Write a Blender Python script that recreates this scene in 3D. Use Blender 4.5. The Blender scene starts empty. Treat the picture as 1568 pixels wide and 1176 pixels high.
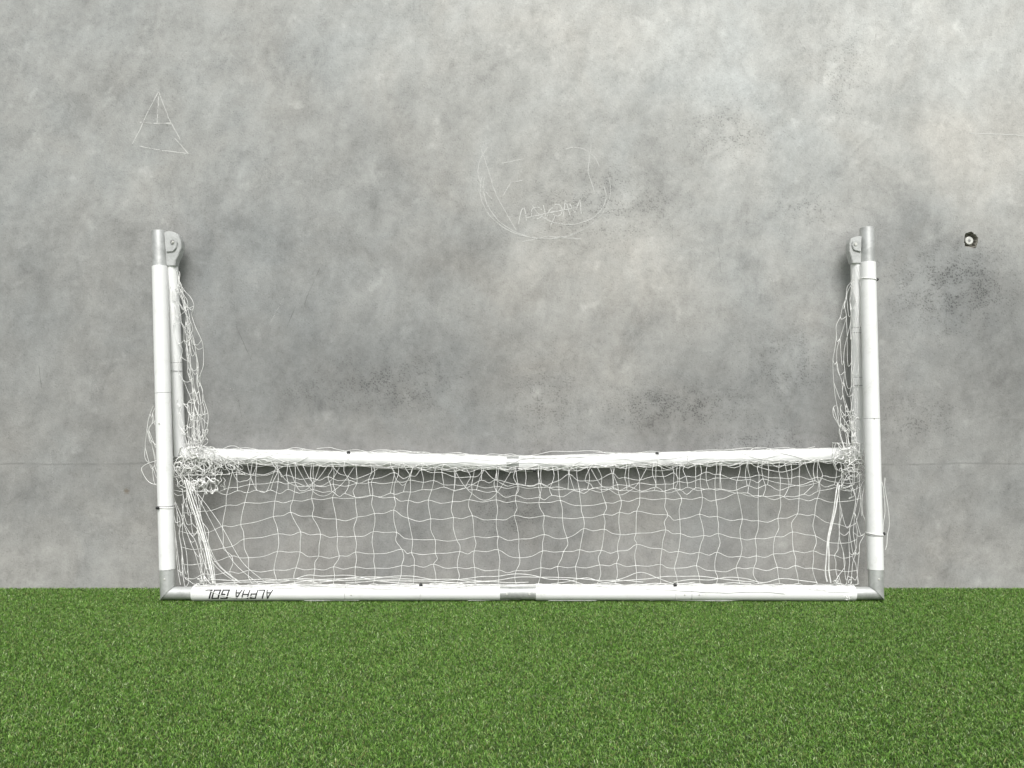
import bpy, bmesh, math, random
import numpy as np
from mathutils import Vector, Matrix, noise
random.seed(7); np.random.seed(7)
scene=bpy.context.scene
C=bpy.context.scene.collection
# ------------------------------------------------------------------ camera unprojection
CAMY=3.9; CAMZ=1.035; F=1184.0
def P(px,py,d):
    """camera unprojection: pixel px/py and assumed stand-off d (m) from the wall -> world metres"""
    D=CAMY-d
    return Vector(((px-784)*D/F, -d, CAMZ-(py-588)*D/F))
def link(o,parent=None):
    C.objects.link(o)
    if parent: o.parent=parent
    return o
def empty(name):
    o=bpy.data.objects.new(name,None); return link(o)
def N(v): return noise.noise(Vector(v))
# ------------------------------------------------------------------ node helper
class NT:
    def __init__(s,name):
        s.m=bpy.data.materials.new(name); s.m.use_nodes=True
        s.t=s.m.node_tree; s.b=s.t.nodes['Principled BSDF']; s.out=s.t.nodes['Material Output']
    def n(s,ty,**k):
        x=s.t.nodes.new(ty)
        for a,b in k.items(): setattr(x,a,b)
        return x
    def put(s,sock,v):
        if isinstance(v,bpy.types.NodeSocket): s.t.links.new(v,sock)
        else: sock.default_value=v
    def math(s,op,a,b=0.0,c=None,clamp=False):
        x=s.n('ShaderNodeMath',operation=op,use_clamp=clamp); s.put(x.inputs[0],a); s.put(x.inputs[1],b)
        if c is not None: s.put(x.inputs[2],c)
        return x.outputs[0]
    def noise(s,vec,scale,detail=4,rough=.5,dist=0.):
        x=s.n('ShaderNodeTexNoise'); s.put(x.inputs['Vector'],vec)
        x.inputs['Scale'].default_value=scale; x.inputs['Detail'].default_value=detail
        x.inputs['Roughness'].default_value=rough; x.inputs['Distortion'].default_value=dist
        return x.outputs['Fac']
    def mapr(s,v,a,b,c=0.,d=1.,smooth=True):
        x=s.n('ShaderNodeMapRange'); 
        if smooth: x.interpolation_type='SMOOTHSTEP'
        s.put(x.inputs[0],v)
        for i,k in enumerate((a,b,c,d)): x.inputs[i+1].default_value=k
        return x.outputs[0]
    def mix(s,f,a,b,mode='MIX'):
        x=s.n('ShaderNodeMix',data_type='RGBA',blend_type=mode); s.put(x.inputs[0],f); s.put(x.inputs[6],a); s.put(x.inputs[7],b)
        return x.outputs[2]
    def mapping(s,vec,loc=(0,0,0),rot=(0,0,0),scale=(1,1,1)):
        x=s.n('ShaderNodeMapping'); s.put(x.inputs[0],vec)
        x.inputs[1].default_value=loc; x.inputs[2].default_value=rot; x.inputs[3].default_value=scale
        return x.outputs[0]
    def pos(s): return s.n('ShaderNodeTexCoord').outputs['Object']
    def bump(s,h,strength,dist):
        x=s.n('ShaderNodeBump'); s.put(x.inputs['Height'],h); x.inputs['Strength'].default_value=strength; x.inputs['Distance'].default_value=dist
        s.t.links.new(x.outputs[0],s.b.inputs['Normal'])
# ------------------------------------------------------------------ materials
def mat_wall():
    s=NT('weathered_concrete'); p=s.pos()
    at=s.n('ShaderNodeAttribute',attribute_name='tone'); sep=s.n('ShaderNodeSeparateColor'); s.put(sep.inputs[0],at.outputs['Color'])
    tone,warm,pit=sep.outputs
    def dirn(deg,sc,loc): return s.mapping(s.mapping(p,loc,(0,math.radians(deg),0)),(0,0,0),(0,0,0),sc)
    n1=s.noise(p,2.4,6,.64,.5); n2=s.noise(s.mapping(p,(3,1,5)),9,6,.78,.2); n3=s.noise(p,120,2,.7)
    nd=s.noise(dirn(48,(.9,1,1.9),(1,2,3)),2.3,6,.70,.4)
    nv=s.noise(dirn(-14,(2.3,1,.9),(7,2,3)),3.0,5,.72,.3)
    f=s.math('MULTIPLY_ADD',s.math('SUBTRACT',n1,.5),.44,1.)
    f=s.math('MULTIPLY_ADD',s.math('SUBTRACT',n2,.5),.80,f)
    f=s.math('MULTIPLY_ADD',s.math('SUBTRACT',n3,.5),.34,f)
    f=s.math('MULTIPLY_ADD',s.math('SUBTRACT',nd,.5),.48,f)
    f=s.math('MULTIPLY_ADD',s.math('SUBTRACT',nv,.5),.48,f)
    bl=s.mapr(s.noise(s.mapping(p,(11,0,2)),7.5,4,.6,.2),.585,.75)
    f=s.math('MULTIPLY_ADD',bl,.24,f)
    sm=s.mapr(s.noise(s.mapping(p,(4,7,1)),3.4,6,.76,.7),.535,.64)
    f=s.math('MULTIPLY_ADD',sm,-.10,f)
    def vor(scale,off):
        v=s.n('ShaderNodeTexVoronoi'); s.put(v.inputs['Vector'],s.mapping(p,off)); v.inputs['Scale'].default_value=scale
        return v.outputs['Distance'],v.outputs['Color']
    d1,c1=vor(115,(0,0,0)); d2,c2=vor(42,(3,0,1))
    m1=s.math('MULTIPLY',pit,s.mapr(n2,.62,.42))
    sepc=s.n('ShaderNodeSeparateColor'); s.put(sepc.inputs[0],c1)
    keep=s.math('GREATER_THAN',s.math('ADD',sepc.outputs[0],m1),.88)
    sp=s.math('MULTIPLY',s.mapr(d1,.28,.60,1.,0.),s.math('MULTIPLY',keep,s.math('MULTIPLY_ADD',m1,.85,.14)))
    sepd=s.n('ShaderNodeSeparateColor'); s.put(sepd.inputs[0],c2)
    keep2=s.math('GREATER_THAN',s.math('ADD',sepd.outputs[0],s.math('MULTIPLY',m1,.20)),.972)
    sp2=s.math('MULTIPLY',s.mapr(d2,.05,.18,1.,0.),s.math('MULTIPLY',keep2,.45))
    pits=s.math('MAXIMUM',sp,sp2)
    f=s.math('MULTIPLY',f,s.math('MULTIPLY_ADD',pits,-.55,1.))
    f=s.math('MULTIPLY_ADD',s.math('MULTIPLY',m1,-.08),1.,f)
    sx=s.n('ShaderNodeSeparateXYZ'); s.put(sx.inputs[0],p)
    wob=s.math('MULTIPLY',s.math('SUBTRACT',n1,.5),.03)
    dz=s.math('ABSOLUTE',s.math('ADD',s.math('SUBTRACT',sx.outputs[2],.633),wob))
    ln=s.math('MULTIPLY',s.mapr(dz,.0010,.007,1.,0.),s.mapr(n2,.38,.58))
    f=s.math('MULTIPLY',f,s.math('MULTIPLY_ADD',ln,-.22,1.))
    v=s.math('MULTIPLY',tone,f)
    wv=s.math('ADD',warm,s.math('MULTIPLY',s.math('SUBTRACT',s.noise(s.mapping(p,(9,9,9)),2.0,4,.65,.6),.5),1.3),clamp=True)
    tint=s.mix(wv,(.962,.995,.992,1),(1.035,1.0,.940,1))
    comb=s.n('ShaderNodeCombineColor'); 
    for i in range(3): s.put(comb.inputs[i],v)
    col=s.mix(1.,comb.outputs[0],tint,'MULTIPLY')
    r=s.n('ShaderNodeVectorMath',operation='DISTANCE'); s.put(r.inputs[0],p); r.inputs[1].default_value=(-1.943,0,.494)
    rd=s.math('ADD',r.outputs['Value'],s.math('MULTIPLY',s.math('SUBTRACT',n3,.5),.03))
    col=s.mix(s.mapr(rd,.004,.020,.55,0.),col,(.14,.10,.06,1))
    s.put(s.b.inputs['Base Color'],col)
    s.b.inputs['Roughness'].default_value=.72; s.b.inputs['Specular IOR Level'].default_value=.25
    h=s.math('MULTIPLY_ADD',n3,.4,s.math('MULTIPLY',pits,-.6))
    s.bump(h,.4,.006)
    return s.m
def mat_pvc():
    s=NT('white_pvc'); p=s.pos()
    a=s.noise(p,9,4,.65,.4); b=s.noise(p,120,2,.6)
    d=s.math('MULTIPLY',s.mapr(a,.50,.76),s.mapr(b,.35,.65,.3,1.))
    s.put(s.b.inputs['Base Color'],s.mix(s.math('MULTIPLY',d,.45),(.83,.835,.83,1),(.56,.57,.51,1)))
    s.b.inputs['Roughness'].default_value=.45; s.b.inputs['Specular IOR Level'].default_value=.4; return s.m
def mat_alu():
    s=NT('brushed_aluminium'); p=s.pos()
    a=s.noise(p,14,4,.7,.3)
    s.put(s.b.inputs['Base Color'],s.mix(s.mapr(a,.35,.7),(.60,.61,.60,1),(.42,.43,.42,1)))
    s.b.inputs['Metallic'].default_value=.45; s.put(s.b.inputs['Roughness'],s.mapr(a,.3,.7,.36,.52)); return s.m
def flat(name,col,rough=.6,var=.25,scale=60,metal=0):
    s=NT(name); p=s.pos(); a=s.noise(p,scale,2,.6)
    s.put(s.b.inputs['Base Color'],s.mix(s.mapr(a,.3,.7),tuple(c*(1-var) for c in col)+(1,),tuple(min(1,c*(1+var*.4)) for c in col)+(1,)))
    s.b.inputs['Roughness'].default_value=rough; s.b.inputs['Metallic'].default_value=metal; return s.m
M_wall=mat_wall(); M_pvc=mat_pvc(); M_alu=mat_alu()
M_net=flat('net_twine',(.82,.82,.80),.75,.18,40); M_blk=flat('black_plastic',(.02,.02,.02),.4); M_ink=flat('black_print',(.018,.018,.02),.5,.3,200)
M_seam=flat('tube_seam_grey',(.30,.30,.30),.6); M_steel=flat('galvanised_steel',(.66,.66,.62),.45,.3,80,.3); M_hole=flat('raw_chipped_concrete',(.22,.21,.18),.9,.5,90)
# ------------------------------------------------------------------ concrete wall
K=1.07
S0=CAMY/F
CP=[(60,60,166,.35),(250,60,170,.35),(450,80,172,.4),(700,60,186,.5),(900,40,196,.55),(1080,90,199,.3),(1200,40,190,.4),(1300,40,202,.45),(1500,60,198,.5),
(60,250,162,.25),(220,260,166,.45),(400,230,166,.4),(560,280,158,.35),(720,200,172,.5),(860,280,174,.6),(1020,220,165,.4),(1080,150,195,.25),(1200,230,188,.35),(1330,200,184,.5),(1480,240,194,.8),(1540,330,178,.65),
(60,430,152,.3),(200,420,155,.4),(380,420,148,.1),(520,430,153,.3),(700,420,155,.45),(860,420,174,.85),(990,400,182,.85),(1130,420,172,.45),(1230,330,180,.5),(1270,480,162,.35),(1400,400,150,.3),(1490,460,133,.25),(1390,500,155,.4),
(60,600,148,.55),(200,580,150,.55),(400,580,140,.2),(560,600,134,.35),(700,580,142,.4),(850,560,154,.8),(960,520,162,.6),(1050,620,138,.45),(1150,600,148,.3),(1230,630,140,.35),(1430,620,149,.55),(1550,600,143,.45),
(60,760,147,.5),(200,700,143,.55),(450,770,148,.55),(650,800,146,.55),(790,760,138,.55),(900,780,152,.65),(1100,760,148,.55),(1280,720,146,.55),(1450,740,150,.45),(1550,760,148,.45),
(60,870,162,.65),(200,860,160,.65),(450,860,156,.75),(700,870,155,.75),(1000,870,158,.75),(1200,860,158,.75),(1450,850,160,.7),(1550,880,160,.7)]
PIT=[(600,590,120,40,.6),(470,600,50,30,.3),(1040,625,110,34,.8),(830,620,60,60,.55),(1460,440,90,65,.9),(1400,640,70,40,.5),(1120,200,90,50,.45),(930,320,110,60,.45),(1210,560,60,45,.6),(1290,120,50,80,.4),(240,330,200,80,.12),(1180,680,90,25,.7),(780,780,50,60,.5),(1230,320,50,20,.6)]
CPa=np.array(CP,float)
def tonefn(X,Z):  # concrete mottling, with soft top-to-bottom sky shading put into the colour
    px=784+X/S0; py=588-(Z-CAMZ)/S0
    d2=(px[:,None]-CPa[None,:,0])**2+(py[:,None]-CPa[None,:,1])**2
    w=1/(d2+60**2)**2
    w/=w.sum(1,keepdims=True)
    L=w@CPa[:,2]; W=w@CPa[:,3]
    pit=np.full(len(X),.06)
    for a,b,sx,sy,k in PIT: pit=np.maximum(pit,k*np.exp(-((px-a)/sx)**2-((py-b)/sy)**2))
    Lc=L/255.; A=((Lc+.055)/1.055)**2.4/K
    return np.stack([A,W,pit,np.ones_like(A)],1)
G=.04; nx0,nx1=-200,200; nz1=128
HX,HZ=(1487-784)*S0, CAMZ-(367-588)*S0
hi,hj=int(math.floor(HX/G)),int(math.floor(HZ/G))
xs=np.arange(nx0,nx1+1)*G; zs=np.arange(0,nz1+1)*G
verts=[(x,0,z) for z in zs for x in xs]; W_=len(xs)
vid=lambda i,j:(j)*W_+(i-nx0)
faces=[]
for j in range(nz1):
    for i in range(nx0,nx1):
        if hi-1<=i<=hi+1 and hj-1<=j<=hj+1: continue
        faces.append((vid(i,j),vid(i+1,j),vid(i+1,j+1),vid(i,j+1)))
bnd=[vid(hi-1+k,hj-1) for k in range(3)]+[vid(hi+2,hj-1+k) for k in range(3)]+[vid(hi+2-k,hj+2) for k in range(3)]+[vid(hi-1,hj+2-k) for k in range(3)]
outl=[]
nR=36
for k in range(nR):
    a=2*math.pi*k/nR
    r=.037/max(abs(math.cos(a)),abs(math.sin(a)))**.3*(1+.28*N((math.cos(a)*2,math.sin(a)*2,3.1))+.07*random.uniform(-1,1))
    if .2<a<1.5: r*=.88
    outl.append((HX+r*math.cos(a)*.98,HZ+r*math.sin(a)*1.12))
r0=len(verts)
for x,z in outl: verts.append((x,0,z))
for x,z in outl: verts.append((HX+(x-HX)*.84+.0015*random.uniform(-1,1),.008+.003*random.random(),HZ+(z-HZ)*.84))
for x,z in outl: verts.append((HX+(x-HX)*.72,.030,HZ+(z-HZ)*.72))
verts.append((HX,.032,HZ))
nf_hole=[]
for q in range(2):
    for k in range(nR):
        a=r0+q*nR+k; b=r0+q*nR+(k+1)%nR; nf_hole.append((a,b,b+nR,a+nR))
for k in range(nR): nf_hole.append((r0+2*nR+k,r0+2*nR+(k+1)%nR,len(verts)-1))
ang=lambda v:math.atan2(verts[v][2]-HZ,verts[v][0]-HX)%(2*math.pi)
ob=sorted(bnd,key=ang); ib=[r0+k for k in range(nR)]; ib=sorted(ib,key=ang)
i=j=0; no,ni=len(ob),len(ib)
while i<no or j<ni:
    ao=ang(ob[(i+1)%no])+(2*math.pi if i+1>=no else 0); ai=ang(ib[(j+1)%ni])+(2*math.pi if j+1>=ni else 0)
    if j>=ni or (i<no and ao<ai):
        faces.append((ib[j%ni],ob[i%no],ob[(i+1)%no])); i+=1
    else:
        faces.append((ib[j%ni],ob[i%no],ib[(j+1)%ni])); j+=1
me=bpy.data.meshes.new('concrete_wall'); nfr=len(faces)
me.from_pydata(verts,[],faces+nf_hole); 
me.materials.append(M_wall); me.materials.append(M_hole)
mi=np.zeros(len(me.polygons),np.int32); mi[nfr:]=1; me.polygons.foreach_set('material_index',mi)
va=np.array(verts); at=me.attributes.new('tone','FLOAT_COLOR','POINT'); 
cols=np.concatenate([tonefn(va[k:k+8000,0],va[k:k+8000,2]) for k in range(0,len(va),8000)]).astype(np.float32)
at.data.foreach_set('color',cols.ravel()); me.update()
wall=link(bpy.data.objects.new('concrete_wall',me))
def box(name,lo,hi_,mat,parent,bev=0):
    bm=bmesh.new(); bmesh.ops.create_cube(bm,size=1)
    for v in bm.verts: v.co=Vector([lo[k]+(v.co[k]+.5)*(hi_[k]-lo[k]) for k in range(3)])
    if bev: bmesh.ops.bevel(bm,geom=bm.edges[:],offset=bev,segments=2,affect='EDGES')
    m=bpy.data.meshes.new(name); bm.to_mesh(m); bm.free(); m.materials.append(mat)
    return link(bpy.data.objects.new(name,m),parent)
M_core=flat('plain_concrete',(.33,.335,.33),.8,.2,6)
box('wall_core',(-8,.045,-.3),(8,.30,5.12),M_core,wall)
# ------------------------------------------------------------------ tube tools
def tube(name,p0,p1,r,mat,parent,pl0=None,pl1=None,seg=28,cap=True,bev=.0015):
    """round tube with softly rolled ends; pl0/pl1 = mitre plane normal at that end"""
    ax=(p1-p0); L=ax.length; ax.normalize()
    u=ax.cross(Vector((0,1,0))); 
    if u.length<.01: u=ax.cross(Vector((1,0,0)))
    u.normalize(); v=ax.cross(u)
    st=[]
    if pl0 is None: st+= [(0,r-bev),(bev,r)]
    else: st+=[(0,r)]
    if pl1 is None: st+= [(L-bev,r),(L,r-bev)]
    else: st+=[(L,r)]
    vs=[];fs=[];sm=[]
    for n_,(t,rr) in enumerate(st):
        for k in range(seg):
            a=2*math.pi*k/seg; off=u*math.cos(a)*rr+v*math.sin(a)*rr
            q=p0+ax*t+off
            pl=pl0 if (n_==0 and pl0) else (pl1 if (n_==len(st)-1 and pl1) else None)
            if pl:
                c=p0 if n_==0 else p1
                q=q-ax*((q-c).dot(pl)/ax.dot(pl))
            vs.append(q)
    for n_ in range(len(st)-1):
        for k in range(seg):
            a=n_*seg+k; b=n_*seg+(k+1)%seg; fs.append((a,b,b+seg,a+seg)); sm.append(abs(st[n_][1]-st[n_+1][1])<1e-6)
    if cap: fs.append(tuple(range(seg))[::-1]); fs.append(tuple((len(st)-1)*seg+k for k in range(seg))); sm+=[False,False]
    m=bpy.data.meshes.new(name); m.from_pydata([tuple(x) for x in vs],[],fs); m.materials.append(mat)
    bm=bmesh.new(); bm.from_mesh(m); bmesh.ops.recalc_face_normals(bm,faces=bm.faces[:])
    for f,s_ in zip(bm.faces,sm): f.smooth=s_
    for e in bm.edges:
        if any(not f.smooth for f in e.link_faces): e.smooth=False
    bm.to_mesh(m); bm.free()
    return link(bpy.data.objects.new(name,m),parent)
def ribbons(name,lines,width,mat,parent,y=-.0012):
    vs=[];fs=[]
    for ln in lines:
        pts=[Vector(((a-784)*S0,0,CAMZ-(b-588)*S0)) for a,b in ln]
        q=[]
        for a,b in zip(pts[:-1],pts[1:]):
            n=max(2,int((b-a).length/.02))
            for k in range(n): q.append(a.lerp(b,k/n)+Vector((random.uniform(-1,1),0,random.uniform(-1,1)))*.0012)
        q.append(pts[-1]); b0=len(vs)
        for k,pt in enumerate(q):
            t=(q[min(k+1,len(q)-1)]-q[max(k-1,0)]).normalized(); nrm=Vector((-t.z,0,t.x))*width*.5*random.uniform(.5,1)
            vs+= [tuple(pt+nrm+Vector((0,y,0))),tuple(pt-nrm+Vector((0,y,0)))]
        for k in range(len(q)-1): a=b0+2*k; fs.append((a,a+1,a+3,a+2))
    m=bpy.data.meshes.new(name); m.from_pydata(vs,[],fs); m.materials.append(mat)
    return link(bpy.data.objects.new(name,m),parent)
def mat_scratch(name,col,amt,lo=.36,hi=.60):
    s=NT(name); p=s.pos(); a=s.noise(p,30,3,.7)
    s.b.inputs['Base Color'].default_value=col+(1,); s.b.inputs['Roughness'].default_value=.9
    s.put(s.b.inputs['Alpha'],s.mapr(a,lo,hi,0.,amt)); return s.m
M_scr=mat_scratch('scratch_mark',(.80,.80,.78),.68,.24,.52); M_scr2=mat_scratch('faint_scratch_mark',(.70,.70,.68),.42); M_scr3=mat_scratch('chalky_scratch_mark',(.80,.80,.78),.58,.20,.48); M_scrd=mat_scratch('dark_scuff',(.15,.15,.15),.35)
tri=[[(243,140),(228,168),(214,200),(203,220)],[(243,140),(258,180),(276,214)],[(214,187),(240,190),(263,188)],[(214,188),(240,189),(263,190)],[(214,224),(250,231),(289,235)],[(268,212),(289,236)],[(243,148),(241,190)]]
ribbons('scratch_drawing_tower',tri,.0050,M_scr,wall)
def arc(cx,cy,rx,ry,a0,a1,n=22):
    return [(cx+rx*math.cos(math.radians(a0+(a1-a0)*k/n)),cy-ry*math.sin(math.radians(a0+(a1-a0)*k/n))) for k in range(n+1)]
face=[arc(835,290,100,76,165,378),arc(838,286,98,80,170,330),arc(850,262,118,74,150,215),arc(870,300,58,44,200,380),[(735,222),(760,300),(790,352)],[(905,222),(900,262),(912,300)],[(768,250),(800,244)],arc(880,270,40,44,20,110),[(800,370),(840,362),(890,366)],[(770,300),(782,280),(800,276)]]
ribbons('scratch_drawing_face',face,.0052,M_scr3,wall)
scr=[[(794,344),(798,322),(803,318),(806,338)],arc(822,326,9,9,30,350,12),[(832,314),(836,336),(841,322),(846,318)],arc(853,322,8,9,200,480,12),[(862,332),(866,306),(873,330)],[(872,312),(880,326),(888,306),(890,328)],[(805,334),(840,326),(884,318)],[(842,348),(850,330)]]
ribbons('scratched_scribble',scr,.0052,M_scr,wall)
msc=[[(640,468),(652,462)],[(655,470),(664,462)],[(668,468),(676,461)],[(680,485),(686,490)],[(648,476),(658,470)]]
for _ in range(26):
    x=random.uniform(20,1550);y=random.uniform(20,880);a=random.gauss(1.2,.6);l=random.uniform(10,60)
    msc.append([(x,y),(x+l*math.cos(a)*.5+random.uniform(-2,2),y+l*math.sin(a)*.5),(x+l*math.cos(a),y+l*math.sin(a))])
ribbons('fine_scratches',msc,.0035,M_scr2,wall)
ribbons('pale_scratch_bar',[[(1484,204),(1540,206),(1568,208)],[(1525,90),(1528,120)],[(1310,385),(1318,372)]],.005,M_scr3,wall)
dsc=[[(490,410),(470,455),(462,480)],[(452,470),(440,500)],[(362,500),(385,552)],[(365,612),(371,640)],[(1100,380),(1104,420)],[(60,560),(64,600)]]
ribbons('dark_scuffs',dsc,.004,M_scrd,wall)
tube('tie_hole_ferrule',Vector((HX-.005,.031,HZ-.003)),Vector((HX-.005,.006,HZ-.003)),.020,M_steel,wall)
tube('tie_hole_bore',Vector((HX-.005,.012,HZ-.003)),Vector((HX-.005,.0048,HZ-.003)),.0075,M_seam,wall)
# ------------------------------------------------------------------ soccer goal
goal=empty('soccer_goal')
R=.0365
def dpost(py): # lean-back of the posts towards the wall
    return .23-(.125)*(905-py)/555
def pp(side,py):
    x0,x1=((243.5,257) if side=='L' else (1327.5,1341.5))
    t=(py-355)/(905-355)
    return P(x0+(x1-x0)*t,py,dpost(py))
def chain(name,pts,r,mat):
    """tube in segments with narrow seams and an inner sleeve"""
    for k in range(len(pts)-1):
        a,b=pts[k],pts[k+1]; ax=(b-a).normalized()
        tube(f'{name}_{k+1}',a+ax*.0008,b-ax*.0008,r,mat,goal,bev=.001)
        if k: tube(f'{name}_seam_{k}',a-ax*.004,a+ax*.004,r-.0022,M_seam,goal)
def bolt(name,c,n,r=.006):
    tube(name,c,c+n*.004,r,M_steel,goal,seg=12,bev=.001)
FR=Vector((0,-1,0))
for side,cuts in (('L',[408,602,872]),('R',[402,641,872])):
    nm='left' if side=='L' else 'right'
    chain(f'{nm}_post',[pp(side,y) for y in cuts],R,M_pvc)
    tube(f'{nm}_post_top_sleeve',pp(side,354 if side=='L' else 349),pp(side,cuts[0]+1),R-.003,M_alu,goal)
    for y in (648 if side=='L' else 640,):
        bolt(f'{nm}_post_rivet',pp(side,y)+FR*(R-.001)+Vector((-.004,0,0)),FR,.004)
for side in 'LR':
    nm='left' if side=='L' else 'right'
    top=pp(side,872); cor=pp(side,906 if side=='L' else 910); cor.z=.043
    end=P(300,907,.23) if side=='L' else P(1304,911,.23); end.z=.043
    a=(cor-top).normalized(); b=(end-cor).normalized(); pl=(a+b).normalized()
    tube(f'{nm}_elbow_upright',top-a*.002,cor,R-.0025,M_alu,goal,pl1=pl)
    tube(f'{nm}_elbow_base',cor,end,R-.0065,M_alu,goal,pl0=pl)
    bolt(f'{nm}_elbow_bolt',top.lerp(cor,.35)+FR*(R-.004),FR,.005)
zb=.043
def bb(px): v=P(px,907,.23); v.z=zb+.0018*math.sin((px-300)/330); return v
chain('base_bar_left',[bb(296),bb(530),bb(766)],R-.001,M_pvc)
chain('base_bar_right',[bb(820),bb(1057),bb(1308)],R-.001,M_pvc)
tube('base_bar_centre_joint',bb(762),bb(824),R-.0045,M_alu,goal)
for x in (776,810): bolt('base_joint_bolt',bb(x)+FR*(R-.006),FR,.005)
for x in (540,1068,1046): bolt('base_rivet',bb(x)+FR*(R-.002),FR,.0035)
DB=.062; r2=.034
def tb(px):
    y=696.5+ (12.5*(px-300)/490 if px<790 else 12.5*(1300-px)/510)
    return P(px,y,DB)
chain('rear_bar_left',[tb(282),tb(535),tb(776)],r2,M_pvc)
chain('rear_bar_right',[tb(794),tb(1050),tb(1308)],r2,M_pvc)
tube('rear_bar_centre_joint',tb(772),tb(798),r2-.003,M_alu,goal)
for nm,a,b,cut in (('left',P(263.5,400,.085),P(276,698,DB),(.52,)),('right',P(1311.5,396,.085),P(1313.5,698,DB),(.35,.6))):
    pts=[a]+[a.lerp(b,c) for c in cut]+[b]
    chain(f'{nm}_folding_arm',pts,.0275,M_pvc)
    tube(f'{nm}_arm_socket',a+(a-b).normalized()*.03,a.lerp(b,.05),.0245,M_alu,goal)
tube('rear_elbow_left',P(276,697,DB),tb(296),r2-.004,M_alu,goal); tube('rear_elbow_right',tb(1296),P(1314,697,DB),r2-.004,M_alu,goal)
def plate(name,outline,d0,d1):
    bm=bmesh.new()
    f=[bm.verts.new(P(x,y,d1)) for x,y in outline]; fa=bm.faces.new(f)
    off=Vector((0,d1-d0,0))
    g=bmesh.ops.extrude_face_region(bm,geom=[fa]); 
    for v in g['geom']:
        if isinstance(v,bmesh.types.BMVert): v.co+=off
    bmesh.ops.recalc_face_normals(bm,faces=bm.faces[:])
    bmesh.ops.bevel(bm,geom=bm.edges[:],offset=.0025,segments=2,affect='EDGES')
    m=bpy.data.meshes.new(name); bm.to_mesh(m); bm.free(); m.materials.append(M_alu)
    return link(bpy.data.objects.new(name,m),goal)
plate('left_hinge_bracket',[(248,356),(258,353.5),(266,355),(273,360),(277,369),(277.5,380),(273,391),(269,399),(268,407),(250,407)],.070,.118)
plate('right_hinge_bracket',[(1324,361),(1311,362),(1303,365),(1300.5,373),(1301,385),(1304,395),(1306,403),(1324,403)],.070,.118)
plate('left_hinge_cheek',[(254,360),(262,359),(268,363),(271,370),(270,379),(265,385),(254,386)],.118,.126)
plate('right_hinge_cheek',[(1319,366),(1311,366),(1306,369),(1305,376),(1308,383),(1319,386)],.118,.126)
bolt('left_hinge_bolt',P(264.5,371,.126),FR,.008); bolt('left_hinge_bolt_socket',P(264.5,371,.130),FR,.004)
bolt('right_hinge_bolt',P(1310,374,.126),FR,.008)
tube('left_hinge_washer',P(264.5,371,.125),P(264.5,371,.128),.0125,M_seam,goal,seg=20,bev=.0005)
def torus(name,c,axis,Rr,rr,mat):
    bm=bmesh.new(); ax=axis.normalized(); u=ax.cross(Vector((0,1,0))).normalized(); v=ax.cross(u); ns,nt=30,6
    vs=[[bm.verts.new(c+(u*math.cos(a)+v*math.sin(a))*(Rr+rr*math.cos(b))+ax*rr*math.sin(b)) for b in [2*math.pi*j/nt for j in range(nt)]] for a in [2*math.pi*i/ns for i in range(ns)]]
    for i in range(ns):
        for j in range(nt): bm.faces.new((vs[i][j],vs[(i+1)%ns][j],vs[(i+1)%ns][(j+1)%nt],vs[i][(j+1)%nt]))
    bmesh.ops.recalc_face_normals(bm,faces=bm.faces[:])
    m=bpy.data.meshes.new(name); bm.to_mesh(m); bm.free(); m.materials.append(mat); 
    for f in m.polygons:f.use_smooth=True
    return link(bpy.data.objects.new(name,m),goal)
def toggle(name,c,ax):
    tube(name,c-ax*.008,c+ax*.008,.0075,M_blk,goal,seg=14,bev=.003)
UP=Vector((.02,0,1)); X=Vector((1,0,0))
for nm,side,y,dx in (('left_post_tie','L',776,-.022),('right_post_tie_upper','R',428,.040),('right_post_tie','R',817,.041)):
    c=pp(side,y); torus(nm,c,UP+Vector((.1,0,0)),R+.002,.0022,M_net)
    t=c+Vector((dx,-math.sqrt(max(0,(R+.006)**2-dx*dx)) if abs(dx)<R else -.004,0)); toggle(nm+'_toggle',t,X)
torus('right_post_band',pp('R',817)-Vector((0,0,.006)),UP,R+.001,.0015,M_seam)
torus('left_post_band',pp('L',774),UP,R+.001,.0015,M_seam)
for x in (645,1033): torus('base_tie',bb(x),X,R,.002,M_net); toggle('base_tie_toggle',bb(x)+Vector((0,-.012,.040)),X)
for x in (1005,535): torus('rear_tie',tb(x),X,r2+.003,.002,M_net); toggle('rear_tie_toggle',tb(x)+Vector((0,-.02,.033)),X)
toggle('centre_tie_toggle',tb(792)+Vector((0,-.035,-.030)),X); toggle('centre_tie_toggle_b',tb(818)+Vector((0,-.037,-.035)),X)
torus('left_arm_band',P(270.5,568,.074),UP,.0285,.0012,M_seam)
for y in (510,590): torus('right_arm_band',P(1312,y,.075),UP,.0285,.0012,M_seam)
LET={'A':[((0,0),(.5,1)),((.5,1),(1,0)),((.25,.32),(.75,.32))],'L':[((0,1),(0,0)),((0,0),(.95,0))],
'P':[((0,0),(0,1)),((0,1),(.9,1)),((.9,1),(.9,.45)),((.9,.45),(0,.45))],'H':[((0,0),(0,1)),((1,0),(1,1)),((0,.5),(1,.5))],
'G':[((1,1),(0,1)),((0,1),(0,0)),((0,0),(1,0)),((1,0),(1,.5)),((1,.5),(.5,.5))],'O':[((0,0),(0,1)),((0,1),(1,1)),((1,1),(1,0)),((1,0),(0,0))]}
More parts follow.
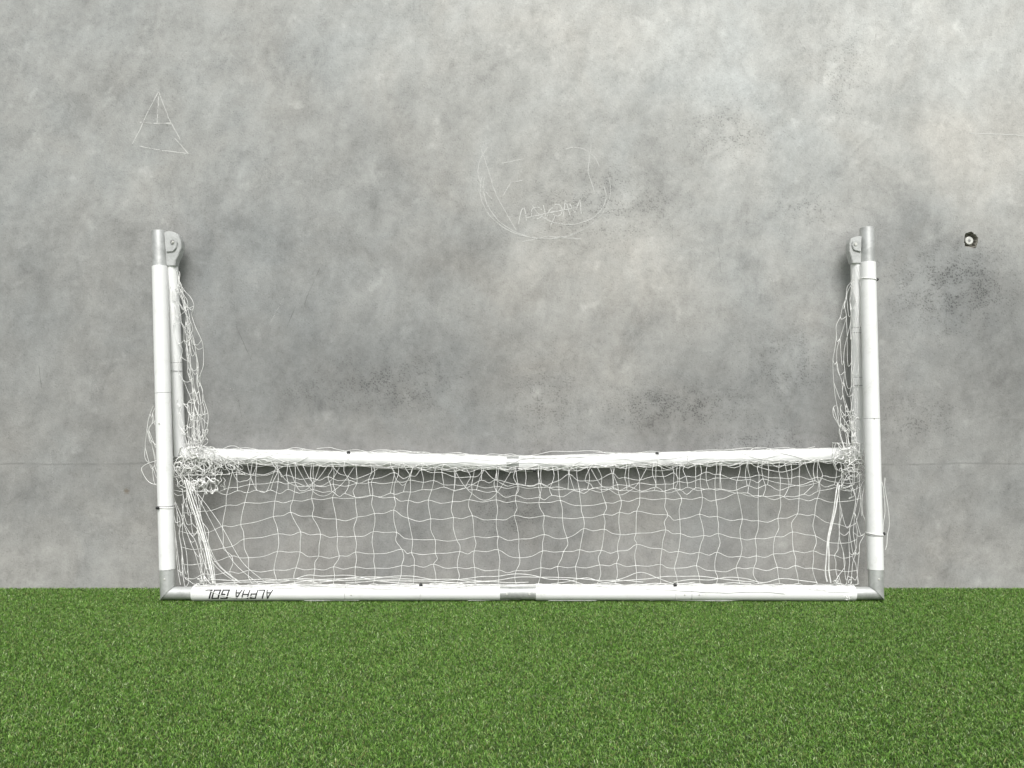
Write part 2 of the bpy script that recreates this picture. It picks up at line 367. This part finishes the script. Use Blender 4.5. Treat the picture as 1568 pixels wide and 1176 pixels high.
def lettering():
    vs=[];fs=[]; h=.046; rr=R-.001+.0006; c0=bb(366)
    def stroke(a,b,w):
        a=Vector(a);b=Vector(b);t=(b-a).normalized();n=Vector((-t.y,t.x))*w/2; a=a-t*w/2;b=b+t*w/2; K_=10;b0=len(vs)
        for k in range(K_+1):
            q=a.lerp(b,k/K_)
            for m in (-1,-.33,.33,1):
                s=q+n*m; X_,Z_=-s.x,-s.y     # rotated half a turn
                th=(Z_+.004)/rr-.02
                vs.append((c0.x+X_,c0.y-rr*math.cos(th),zb+rr*math.sin(th)))
        for k in range(K_):
            for m in range(3): a_=b0+4*k+m; fs.append((a_,a_+1,a_+5,a_+4))
    x=-.164
    adv={'L':-.005}
    for word,lw,gap,w in (('ALPHA',.0265,.0110,.0054),('GOL',.0285,.0125,.0066)):
        for ch in word:
            for (a,b) in LET[ch]:
                f=lambda q:(x+q[0]*lw+(q[1]-.5)*h*.24,(q[1]-.5)*(h*.86))
                stroke(f(a),f(b),w)
            x+=lw+gap+adv.get(ch,0)
        x+=.022
    m=bpy.data.meshes.new('printed_lettering'); m.from_pydata(vs,[],fs); m.materials.append(M_ink)
    for i,v in enumerate(m.vertices): 
        k=(i//44)%5; v.co.y-=.00012*k
    link(bpy.data.objects.new('printed_lettering',m),goal)
lettering()
# ------------------------------------------------------------------ netting
strands={'thin':[], 'mid':[], 'thick':[]}
def cr(pts,n=5):
    out=[]
    for i in range(len(pts)-1):
        p0=pts[max(i-1,0)];p1=pts[i];p2=pts[i+1];p3=pts[min(i+2,len(pts)-1)]
        for k in range(n):
            t=k/n; out.append(.5*((2*p1)+(p2-p0)*t+(2*p0-5*p1+4*p2-p3)*t*t+(3*p1-p0-3*p2+p3)*t**3))
    out.append(pts[-1]); return out
def add(pts,kind='mid',n=5):
    q=cr(pts,n)
    for v in q:
        if v.y>-.006: v.y=-.006
        if v.z<.012: v.z=.012
    strands[kind].append(q)
def sheet(x0,x1,nc,ytop,ybot,nr,dt,db,seed,jit=3.5,warp=True,wob=9,sag=(.003,.014),kind='thin'):
    grid=[]
    colj=[random.uniform(-1,1) for _ in range(nc+1)]
    for r in range(nr+1):
        row=[]
        for c in range(nc+1):
            u=c/nc; v=r/nr; x=x0+(x1-x0)*u+colj[c]*jit*1.3
            yt=ytop(x); yb=ybot(x); y=yt+(yb-yt)*v
            s=math.sin(math.pi*v)**.7
            x+=wob*1.6*s*N((u*6,v*2.2,seed))+wob*.8*s*N((u*19,v*4,seed+2))+jit*random.uniform(-1,1)*s
            y+=wob*1.5*s*N((u*5,v*2+4,seed+9))+wob*.8*s*N((u*17,v*3,seed+12))+jit*random.uniform(-1,1)*(s+.15)
            if warp:
                k=math.exp(-((x-300)/110)**2) if x>300 else 1
                y+=k*38*s*(1-v*.5); x+=-k*14*s
                k=math.exp(-((x-1310)/60)**2); y+=k*14*s
            d=dt+(db-dt)*v**1.1+.02*N((u*9,v*3,seed+3))*s
            row.append(P(x,y,d))
        grid.append(row)
    def between(a,b,sg):
        m=a.lerp(b,.5); m.z-=sg; m.x+=random.uniform(-1,1)*.006; m.y+=random.uniform(-1,1)*.008; return m
    for r in range(nr+1):
        pts=[]
        for c in range(nc):
            pts+= [grid[r][c],between(grid[r][c],grid[r][c+1],random.uniform(*sag))]
        pts.append(grid[r][nc])
        add(pts,kind,3)
    for c in range(nc+1):
        pts=[]
        for r in range(nr):
            m=between(grid[r][c],grid[r+1][c],random.uniform(-.003,.003)); m.x+=random.gauss(0,.005)
            pts+=[grid[r][c],m]
        pts.append(grid[nr][c]); add(pts,kind,3)
barY=lambda x:(696.5+(12.5*(x-300)/490 if x<790 else 12.5*(1300-x)/510))
sheet(296,1318,33,lambda x:barY(x)+9,lambda x:894,7,.10,.225,1.3,4,True,11)
# folded-over skirt of netting hanging off the rear bar
sheet(330,1312,34,lambda x:barY(x)+5,lambda x:752+26*N((x*.008,2,2)),2,.100,.135,5.1,6,False,12,(.004,.022))
sheet(700,1310,18,lambda x:barY(x)+8,lambda x:745+24*N((x*.014,7,2)),1,.104,.125,8.1,8,False,14,(.004,.03))
for k in range(12): # slack loops below the bar
    x=random.choice((random.uniform(340,560),random.uniform(340,1240))); w=random.uniform(30,90); h=random.uniform(12,46)
    add([P(x+w*t,barY(x+w*t)+12+h*4*t*(1-t)+random.uniform(-3,3),.105+.01*random.random()) for t in [i/6 for i in range(7)]],'thin')
def wind(f,x0,x1,r,seed,amp,step=14,ph0=0.,spin=.0,mult=.6,kind='thin'):
    pts=[];x=x0;ph=ph0; x1=min(x1,1308)
    while x<x1:
        ph+=spin+amp*N((x*.03,seed,1.7))
        rr=r*(1.06+mult*max(0,N((x*.021,seed,8.8))))
        c=f(x); pts.append(c+Vector((random.uniform(-.006,.006),-abs(math.cos(ph))*rr if math.cos(ph)>-.2 else math.cos(ph)*-rr*.6,math.sin(ph)*rr)))
        x+=step*random.uniform(.6,1.4)
    if len(pts)>3: add(pts,kind,4)
for k in range(5): wind(tb,random.uniform(290,360),random.uniform(1200,1305),r2,k*3.1,.5,17,-1.2,0,.9)
for k in range(5): wind(tb,random.uniform(290,500),random.uniform(900,1305),r2,50+k*3.1,.30,15,1.25,0,1.1)
for k in range(16):
    a=random.choice([300,300,330,360,1120,1180,1000,700,760]); wind(tb,a,a+random.uniform(70,200),r2,90+k*2.7,.9,10,random.choice((1.2,-1.2,-1.0,1.3,.2)),0,.8)
for k in range(4): wind(bb,random.uniform(300,420),random.uniform(1100,1300),R,130+k*2.3,.3,17,1.25,0,.5,'mid')
for k in range(8):
    a=random.choice([300,300,330,560,600,700,1040,1180,1240]); wind(bb,a,a+random.uniform(80,240),R,170+k*2.3,.6,11,1.15,0,.6)
for k in range(5):
    a=random.uniform(440,1100); wind(bb,a,a+random.uniform(60,160),R,210+k,.2,12,-1.1,0,.25)
for k in range(9):
    a=random.uniform(300,700); L_=random.uniform(180,330); m=random.uniform(6,22)
    add([P(a+L_*t,893-m*math.sin(math.pi*t)*(.6+.5*N((t*4,k,1)))+random.uniform(-2,2),.225+.01*random.random()) for t in [i/9 for i in range(10)]])
for k in range(3):
    a=random.uniform(820,1050); add([P(a+220*t,893-15*math.sin(math.pi*t)*(.6+N((t*4,k,5)))+random.uniform(-2,2),.225) for t in [i/8 for i in range(9)]])
def tangle(cx,cy,rx,ry,n,m,d0,d1,kind='mid'):
    for _ in range(n):
        x=random.gauss(cx,rx*.5); y=random.gauss(cy,ry*.5); d=random.uniform(d0,d1); a=random.uniform(0,6.28); pts=[]
        for k in range(m):
            a+=random.gauss(0,1.0); st=random.uniform(.25,.55)*min(rx,ry)
            x+=math.cos(a)*st-(x-cx)*.10; y+=math.sin(a)*st-(y-cy)*.10; d=min(max(d+random.uniform(-.02,.02),d0),d1)
            x=min(max(x,cx-rx*1.25),cx+rx*1.25); y=min(max(y,cy-ry*1.2),cy+ry*1.2)
            pts.append(P(x,y,d))
        add(pts,kind,4)
def hang(path,width,n,seed,kind='mid',links=True,d=None,step=10):
    """gathered netting following path [(x,y,d)...]"""
    cps=[Vector(p) for p in path]; base=cr(cps,8); cols=[]
    L=sum((base[i+1]-base[i]).length for i in range(len(base)-1)); m=max(6,int(L/step))
    for k in range(n):
        o=(k/(max(1,n-1))-.5); col=[]
        for i in range(m+1):
            t=i/m*(len(base)-1); b=base[int(t)] if int(t)>=len(base)-1 else base[int(t)].lerp(base[int(t)+1],t-int(t))
            w=width(i/m) if callable(width) else width
            col.append((b.x+o*w+w*.45*N((i*.33,k*3.3,seed))+random.uniform(-2,2),b.y+random.uniform(-2.5,2.5),b.z+.02*N((i*.4,k,seed+5))))
        cols.append(col); add([P(*q) for q in col],kind,4)
    if links:
        for k in range(n-1):
            for i in range(1,m,2):
                a=cols[k][i];b=cols[k+1][min(m,i+random.choice((0,1,2)))]
                mid=((a[0]+b[0])/2+random.uniform(-3,3),max(a[1],b[1])+random.uniform(1,7),(a[2]+b[2])/2+.004)
                add([P(*a),P(*mid),P(*b)],kind,5)
hang([(268,415,.10),(278,470,.11),(290,540,.11),(300,610,.11),(300,690,.12)],lambda t:8+26*math.sin(math.pi*min(1,t*1.02))**.8,5,2.2,'thin',step=13)
hang([(272,430,.12),(286,480,.13),(296,560,.13),(308,640,.12),(296,700,.13)],lambda t:4+18*t,3,4.2,'thin',step=15)
hang([(286,610,.12),(292,650,.12),(296,700,.13)],26,4,6.2,step=9)
hang([(238,622,.17),(232,660,.17),(236,700,.17),(246,735,.17)],lambda t:6+16*math.sin(math.pi*t),3,7.2,'thin',step=12)
add([P(240,705,.18),P(222,712,.17),P(217,720,.17),P(228,738,.17),P(246,744,.19)]); add([P(243,640,.19),P(228,655,.18),P(230,672,.17),P(242,684,.19)])
hang([(1306,430,.10),(1298,480,.11),(1292,560,.11),(1296,640,.11),(1302,700,.12)],lambda t:6+20*math.sin(math.pi*t)**.7,4,12.2,'thin',step=14)
hang([(1308,410,.12),(1312,500,.12),(1306,600,.12),(1304,700,.12)],10,3,13.2,'thin',step=15,links=False)
hang([(1288,620,.12),(1298,660,.12),(1306,700,.13)],22,4,16.2,step=9)
hang([(1350,730,.19),(1357,770,.19),(1356,815,.20),(1350,840,.21)],8,2,17.2,step=14,links=False)
tangle(302,706,30,18,18,16,.10,.15); tangle(288,726,20,22,12,14,.12,.17); tangle(322,738,18,12,6,12,.12,.16,'thin'); tangle(350,712,30,12,8,14,.10,.13,'thin')
tangle(305,742,24,12,5,9,.14,.17,'thick'); tangle(296,700,24,12,4,9,.13,.16,'thick'); tangle(288,722,18,18,4,10,.13,.16,'thick')
tangle(1300,700,20,18,13,14,.10,.15); tangle(1306,735,14,24,9,12,.12,.16,'thin'); tangle(1300,690,12,16,4,9,.12,.15,'thick')
tangle(298,660,16,26,6,12,.10,.14,'thin'); tangle(1302,655,12,24,6,12,.10,.14,'thin')
for k in range(3): add([P(282+k*3,735,.17),P(296+k*4,780,.18),P(312+k*3,830,.20),P(320+k*3,865,.22),P(326+k*2,893,.23)],'thick' if k<2 else 'mid')
hang([(280,745,.17),(290,790,.18),(308,840,.2),(318,893,.22)],lambda t:30-8*t,5,21.2,'thin',step=14)
hang([(272,770,.19),(273,820,.2),(282,893,.22)],14,3,22.2,'thin',step=20)
hang([(1284,740,.14),(1276,790,.17),(1266,840,.2),(1270,893,.22)],5,2,25.2,'thick',False,step=22)
hang([(1310,730,.16),(1308,790,.18),(1302,840,.2),(1300,893,.22)],34,4,26.2,'thin',step=16)
for k in range(5):
    x=330+random.uniform(0,70); add([P(300+random.uniform(-12,25),738,.16),P((300+x)/2-8+random.uniform(-6,6),800,.18),P(x-8,860,.21),P(x+30,893,.225)],'thin')
tangle(300,893,20,6,5,10,.22,.25); tangle(1288,893,18,6,5,10,.22,.25); tangle(1300,917,12,5,2,8,.265,.275); tangle(318,745,12,10,4,9,.15,.18,'thick')
def twine(name,ls,r):
    vs=[];fs=[]
    for q in ls:
        b0=len(vs); prev=None
        for i,p in enumerate(q):
            t=(q[min(i+1,len(q)-1)]-q[max(i-1,0)])
            if t.length<1e-7: t=Vector((1,0,0))
            t.normalize(); u=t.cross(Vector((.13,1,.07)))
            if u.length<.05: u=t.cross(Vector((1,0,0)))
            u.normalize()
            if prev and u.dot(prev)<0: u=-u
            prev=u; v=t.cross(u)
            for k in range(5):
                a=2*math.pi*k/5; vs.append(tuple(p+(u*math.cos(a)+v*math.sin(a))*r))
        for i in range(len(q)-1):
            for k in range(5):
                a=b0+5*i+k;b=b0+5*i+(k+1)%5; fs.append((a,b,b+5,a+5))
    m=bpy.data.meshes.new(name); m.from_pydata(vs,[],fs); m.materials.append(M_net)
    m.polygons.foreach_set('use_smooth',[True]*len(fs))
    link(bpy.data.objects.new(name,m),goal)
twine('goal_net',strands['thin'],.00122); twine('net_gathered',strands['mid'],.0016); twine('net_gathered_cords',strands['thick'],.0034)
# ------------------------------------------------------------------ turf
def mat_turf_blade():
    s=NT('turf_fibre'); a=s.n('ShaderNodeAttribute',attribute_name='Col')
    geo=s.n('ShaderNodeNewGeometry'); w=geo.outputs['Position']
    f=s.math('MULTIPLY_ADD',s.math('SUBTRACT',s.noise(w,7,2,.7),.5),.32,1.)
    f=s.math('MULTIPLY_ADD',s.math('SUBTRACT',s.noise(w,70,1,.5),.5),1.2,f)
    cc=s.n('ShaderNodeCombineColor'); [s.put(cc.inputs[i],f) for i in range(3)]
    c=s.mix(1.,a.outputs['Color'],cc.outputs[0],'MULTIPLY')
    s.put(s.b.inputs['Base Color'],c); s.b.inputs['Roughness'].default_value=.45; s.b.inputs['Specular IOR Level'].default_value=.35
    return s.m
def mat_turf_base():
    s=NT('turf_base'); p=s.pos(); a=s.noise(p,4,4,.6); b=s.noise(p,160,3,.6)
    c=s.mix(s.mapr(b,.35,.65),(.018,.042,.010,1),(.062,.125,.025,1)); c=s.mix(s.mapr(a,.35,.7,0.,.35),c,(.07,.09,.025,1))
    s.put(s.b.inputs['Base Color'],c); s.b.inputs['Roughness'].default_value=.9; return s.m
M_bl=mat_turf_blade(); M_tb=mat_turf_base()
bm=bmesh.new(); E=60
vv=[bm.verts.new(v) for v in ((-E,-E,0),(E,-E,0),(E,E,0),(-E,E,0))]; bm.faces.new(vv)
m=bpy.data.meshes.new('artificial_turf'); bm.to_mesh(m); bm.free(); m.materials.append(M_tb)
turf=link(bpy.data.objects.new('artificial_turf',m))
T=1.2
def tile(name,n):
    x=np.random.uniform(-T/2,T/2,n); y=np.random.uniform(-T/2,T/2,n)
    h=np.random.uniform(.005,.0138,n); a=np.random.uniform(0,2*np.pi,n); lean=np.random.gamma(2.6,.33,n).clip(0,1.65)*h
    la=np.random.uniform(0,2*np.pi,n); w=np.random.uniform(.0006,.00108,n)
    dx,dy=np.cos(a)*w,np.sin(a)*w; lx,ly=np.cos(la)*lean,np.sin(la)*lean
    V=np.zeros((n,5,3))
    V[:,0]=np.stack([x-dx,y-dy,0*x],1); V[:,1]=np.stack([x+dx,y+dy,0*x],1)
    mx,my,mz=x+lx*.38,y+ly*.38,h*.62
    V[:,2]=np.stack([mx+dx,my+dy,mz],1); V[:,3]=np.stack([mx-dx,my-dy,mz],1)
    V[:,4]=np.stack([x+lx,y+ly,h*np.cos(np.minimum(lean/h*.5,1))],1)
    me=bpy.data.meshes.new(name); b=np.arange(n)*5
    me.vertices.add(n*5); me.vertices.foreach_set('co',V.ravel())
    loops=np.stack([b,b+1,b+2,b+3,b+3,b+2,b+4],1).ravel()
    me.loops.add(len(loops)); me.loops.foreach_set('vertex_index',loops.astype(np.int32))
    st=np.stack([np.arange(n)*7,np.arange(n)*7+4],1).ravel(); tt=np.tile([4,3],n)
    me.polygons.add(2*n); me.polygons.foreach_set('loop_start',st.astype(np.int32)); me.polygons.foreach_set('loop_total',tt.astype(np.int32))
    me.update(calc_edges=True)
    pal=np.array([(.122,.262,.038),(.164,.318,.054),(.066,.158,.021),(.27,.39,.125),(.23,.25,.085),(.42,.51,.28)])
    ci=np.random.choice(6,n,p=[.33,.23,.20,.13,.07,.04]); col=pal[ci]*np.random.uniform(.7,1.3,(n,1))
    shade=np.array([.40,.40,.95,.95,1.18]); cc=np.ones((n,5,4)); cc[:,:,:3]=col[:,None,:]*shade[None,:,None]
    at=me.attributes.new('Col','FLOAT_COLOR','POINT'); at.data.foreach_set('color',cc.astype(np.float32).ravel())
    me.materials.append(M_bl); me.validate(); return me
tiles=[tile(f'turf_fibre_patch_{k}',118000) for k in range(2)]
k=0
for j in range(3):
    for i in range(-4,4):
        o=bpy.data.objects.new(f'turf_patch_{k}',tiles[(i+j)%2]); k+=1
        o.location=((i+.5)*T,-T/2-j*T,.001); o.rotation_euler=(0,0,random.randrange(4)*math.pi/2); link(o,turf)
# ------------------------------------------------------------------ light
w=bpy.data.worlds.new('World'); scene.world=w; w.use_nodes=True; nt=w.node_tree; bg=nt.nodes['Background']
sky=nt.nodes.new('ShaderNodeTexSky'); sky.sky_type='NISHITA'; sky.sun_disc=False
EL=math.radians(48); AZ=math.radians(174)
sky.sun_elevation=EL; sky.sun_rotation=AZ; sky.dust_density=4; sky.air_density=1.0
hs=nt.nodes.new('ShaderNodeHueSaturation'); hs.inputs['Saturation'].default_value=.15
nt.links.new(sky.outputs[0],hs.inputs['Color']); nt.links.new(hs.outputs[0],bg.inputs[0]); bg.inputs[1].default_value=.145
sl=bpy.data.lights.new('sun','SUN'); sl.energy=2.3; sl.angle=math.radians(30); sl.color=(1,.99,.965)
so=link(bpy.data.objects.new('sun',sl)); dirv=Vector((math.sin(AZ)*math.cos(EL),math.cos(AZ)*math.cos(EL),math.sin(EL)))
so.rotation_euler=dirv.to_track_quat('Z','Y').to_euler(); so.location=(0,-6,8)
cam=bpy.data.cameras.new('camera'); cam.sensor_width=36; cam.lens=36*F/1568; cam.clip_end=300; cam.clip_start=.05
co=link(bpy.data.objects.new('camera',cam)); co.location=(0,-CAMY,CAMZ); co.rotation_euler=(math.radians(90),0,0); scene.camera=co
scene.view_settings.view_transform='Standard'; scene.view_settings.look='None'; scene.view_settings.exposure=0
